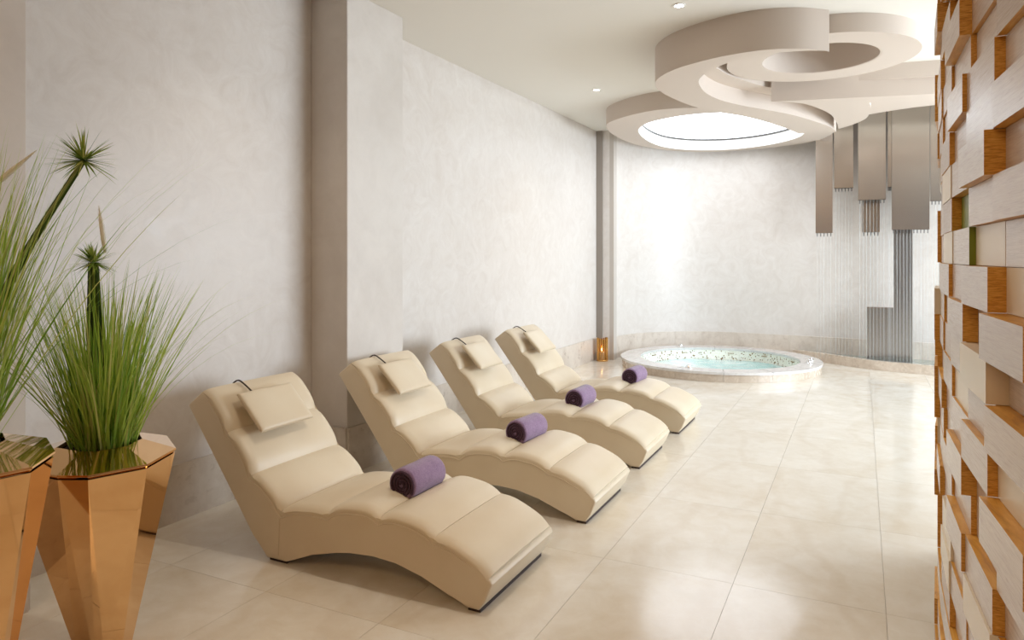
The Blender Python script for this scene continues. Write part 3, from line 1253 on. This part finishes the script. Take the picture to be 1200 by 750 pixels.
def arc_box(bm, r0, r1, a0, a1, z0, z1, n=8):
    o = [(r1 * math.cos(a0 + (a1 - a0) * i / n), r1 * math.sin(a0 + (a1 - a0) * i / n)) for i in range(n + 1)]
    q = [(r0 * math.cos(a0 + (a1 - a0) * i / n), r0 * math.sin(a0 + (a1 - a0) * i / n)) for i in range(n + 1)]
    prism(bm, o + q[::-1], z0, z1)


NS = 14
for i in range(NS):
    a0, a1 = 2 * PI * i / NS + 0.001, 2 * PI * (i + 1) / NS - 0.001
    bm = bmesh.new()
    arc_box(bm, 1.12, 1.215, a0, a1, 0.0, 0.085)
    obj('base_slab', bm, M['tubstone'], tub, 30)
    bm = bmesh.new()
    arc_box(bm, 0.975, 1.232, a0, a1, 0.086, 0.115)
    bmesh.ops.bevel(bm, geom=[e for e in bm.edges if abs(e.verts[0].co.z - 0.115) < 1e-4 and abs(e.verts[1].co.z - 0.115) < 1e-4], offset=0.007, segments=2, affect='EDGES')
    obj('rim_slab', bm, M['rimstone'], tub, 30)
bm = bmesh.new()
lathe(bm, [(1.10, 0.085), (1.10, -0.5), (0.9, -0.62), (0.88, -0.6), (0.93, -0.16), (0.94, -0.10), (0.975, -0.10), (0.985, 0.085)], n=64, closed=True)
obj('mosaic_lining', bm, M['mosaic'], tub, 40)
bm = bmesh.new()
lathe(bm, [(0.88, -0.62), (0.88, -0.60)], n=48)
obj('basin_bottom', bm, M['shell'], tub)
bm = bmesh.new()
prev = None
ringsv = []
for r in (0.25, 0.5, 0.75, 0.965):
    ringsv.append([bm.verts.new((r * math.cos(2 * PI * k / 48), r * math.sin(2 * PI * k / 48), -0.045 + 0.005 * math.sin(5 * k * 2 * PI / 48 + r * 9))) for k in range(48)])
bm.faces.new(ringsv[0])
for u, v in zip(ringsv, ringsv[1:]):
    for k in range(48):
        bm.faces.new((u[k], u[(k + 1) % 48], v[(k + 1) % 48], v[k]))
o = obj('water', bm, M['water'], tub, 60)
o['label'] = 'bubbling turquoise water'
for deg in (30, 62, 90, 128, 160, 205, 340):
    a = math.radians(deg)
    bm = bmesh.new()
    for k in range(4):
        aa = a + (k - 1.5) * 0.022
        c = Vector((0.977 * math.cos(aa), 0.977 * math.sin(aa), 0.045))
        d = Vector((math.cos(aa), math.sin(aa), 0))
        tube(bm, [c - d * 0.006, c + d * 0.012], 0.0065, 10)
    obj('jet', bm, M['jet'], tub, 40)
for deg, rr in ((128, 1.10), (-98, 1.05), (12, 1.10), (-3, 1.08)):
    a = math.radians(deg)
    bm = bmesh.new()
    lathe(bm, [(0.045, 0.115), (0.046, 0.122), (0.030, 0.128), (0.026, 0.145), (0.018, 0.150)], rr * math.cos(a), rr * math.sin(a), 20)
    obj('control_knob', bm, M['chrome'], tub, 40)

# ================================================================== LANTERN
lan = thing('candle_lantern', 'gold ribbed candle lantern on the floor in the far corner', 'lantern', (-3.13, 9.08, 0))
bm = bmesh.new()
lathe(bm, [(0.075, 0.0), (0.077, 0.006), (0.077, 0.016), (0.073, 0.02)], n=32)
obj('base', bm, M['gold'], lan, 40)
for k in range(16):
    a = 2 * PI * k / 16
    bm = bmesh.new()
    x, y = 0.066 * math.cos(a), 0.066 * math.sin(a)
    tube(bm, [(x, y, 0.02), (x, y, 0.305 + 0.012 * math.sin(a * 2))], 0.0095, 8)
    obj('glass_rod', bm, M['gold'], lan, 40)
bm = bmesh.new()
lathe(bm, [(0.035, 0.02), (0.035, 0.12), (0.03, 0.124)], n=20)
cn = obj('candle', bm, M['wax'], lan, 40)
bm = bmesh.new()
lathe(bm, [(0.003, 0.124), (0.012, 0.145), (0.010, 0.165), (0.002, 0.195)], n=12)
obj('flame', bm, M['flame'], cn, 60)

# ================================================================== WATERFALL BASIN, CHUTES, STEEL
curb = catmull([(-0.86, 10.5), (-0.49, 10.28), (0.057, 9.875), (0.461, 9.745), (0.83, 9.66), (1.6, 9.52), (2.6, 9.42), (3.75, 9.36)], 6)
basin = thing('waterfall_basin', 'narrow marble edged basin under the steel water chutes', 'basin', (1.0, 10.1, 0))


def rb(o):
    o.location = -basin.location
    return o


def off(path, d):
    out = []
    for i, p in enumerate(path):
        a, b = path[max(i - 1, 0)], path[min(i + 1, len(path) - 1)]
        t = Vector((b[0] - a[0], b[1] - a[1])).normalized()
        out.append((p[0] - t.y * d, p[1] + t.x * d))
    return out


inner = off(curb, 0.07)
step = 5
for i in range(0, len(curb) - 1, step):
    a, b = curb[i:i + step + 1], inner[i:i + step + 1]
    bm = bmesh.new()
    prism(bm, a + b[::-1], 0.0, 0.115)
    rb(obj('curb_slab', bm, M['tubstone'], basin, 30))
wall_front_line = [(x, y - 0.02) for x, y in ((-0.80, 10.63), (0.2, 10.54), (1.2, 10.44), (2.6, 10.30), (3.75, 10.18))]
bm = bmesh.new()
prism(bm, off(curb, 0.06) + wall_front_line[::-1], 0.0, 0.055)
rb(obj('mosaic_bed', bm, M['mosaic'], basin))
bm = bmesh.new()
prism(bm, off(curb, 0.072) + wall_front_line[::-1], 0.0551, 0.08)
o = rb(obj('water', bm, simple_mat('basin_water', (236, 244, 240), 0.05, 0, 0.5, 0, None, 0, 0.9, 1.33), basin))
o['kind'] = 'stuff'

CH = [  # x0, x1, y, z bottom, label
    (-0.545, -0.342, 10.10, 1.712, 'brushed steel water chute at the left end of the row, long and narrow'),
    (-0.328, -0.100, 10.20, 2.300, 'shorter steel water chute partly tucked behind the skylight ring'),
    (-0.043, 0.268, 10.00, 2.120, 'wide steel water chute in the middle of the row'),
    (0.004, 0.206, 10.24, 1.718, 'narrow steel water chute hanging below and behind the middle one'),
    (0.290, 0.330, 9.99, 2.270, 'slim dark steel water chute between the two widest ones'),
    (0.333, 0.737, 9.95, 1.735, 'widest steel water chute, hanging lower than the other wide one'),
    (0.750, 1.080, 10.02, 2.084, 'steel water chute at the right, half hidden by the wooden blocks'),
]
ro = random.Random(3)
for i, (x0, x1, y, zb, lb) in enumerate(CH):
    cxm = (x0 + x1) / 2
    t = thing('water_chute', lb, 'water chute', (cxm, y, zb), 0, 'steel water chutes of the waterfall')
    hw, dp = (x1 - x0) / 2, 0.10
    th = 0.004
    bm = bmesh.new()
    H = 3.79 - zb
    box(bm, -hw, hw, 0, th, 0, H)
    box(bm, -hw, hw, dp - th, dp, 0, H)
    box(bm, -hw, -hw + th, th, dp - th, 0, H)
    box(bm, hw - th, hw, th, dp - th, 0, H)
    obj('casing', bm, M['steel'], t)
    nn = max(3, int((x1 - x0) / 0.036))
    bmn, bms = bmesh.new(), bmesh.new()
    for k in range(nn):
        xx = -hw + (k + 0.5) * (2 * hw / nn)
        tube(bmn, [(xx, 0.02, 0.03), (xx, 0.02, -0.045)], 0.006, 6)
        if i != 3 or k % 2 == 0:
            rr = ro.uniform(0.0009, 0.0019)
            tube(bms, [(xx, 0.02, -0.045), (xx + ro.uniform(-.002, .002), 0.02, -zb * 0.5), (xx, 0.02, -zb + 0.079)], rr, 5)
    bx = bmesh.new()
    box(bmn, -hw + th, hw - th, th, dp - th, 0.03, 0.034)
    o = obj('nozzles', bmn, M['nozzle'], t)
    o = obj('water_strands', bms, M['strand'], t)
    o['kind'] = 'stuff'

fall = thing('steel_water_panel', 'ribbed steel panel standing in the basin, tall right side and low left side', 'steel panel', (0.3, 10.12, 0.06))


def ribbed(bm, x0, x1, y, z0, z1, pitch=0.026):
    n = max(2, int((x1 - x0) / pitch))
    w = (x1 - x0) / n
    for k in range(n):
        box(bm, x0 + k * w, x0 + k * w + w * 0.72, y - 0.004, y + 0.006, z0, z1)
        box(bm, x0 + k * w + w * 0.72, x0 + (k + 1) * w, y, y + 0.006, z0, z1)


for nm, x0, x1, z1 in (('low_panel', 0.058 - 0.3, 0.356 - 0.3, 0.69), ('tall_panel', 0.358 - 0.3, 0.566 - 0.3, 1.98)):
    bm = bmesh.new()
    ribbed(bm, x0, x1, 0.0, 0.0, z1)
    obj(nm, bm, M['steel_dark'], fall)
    if nm == 'low_panel':
        bm = bmesh.new()
        box(bm, x0 - 0.003, x1, -0.012, 0.05, z1, z1 + 0.012)
        obj('top_ledge', bm, M['steel'], fall)
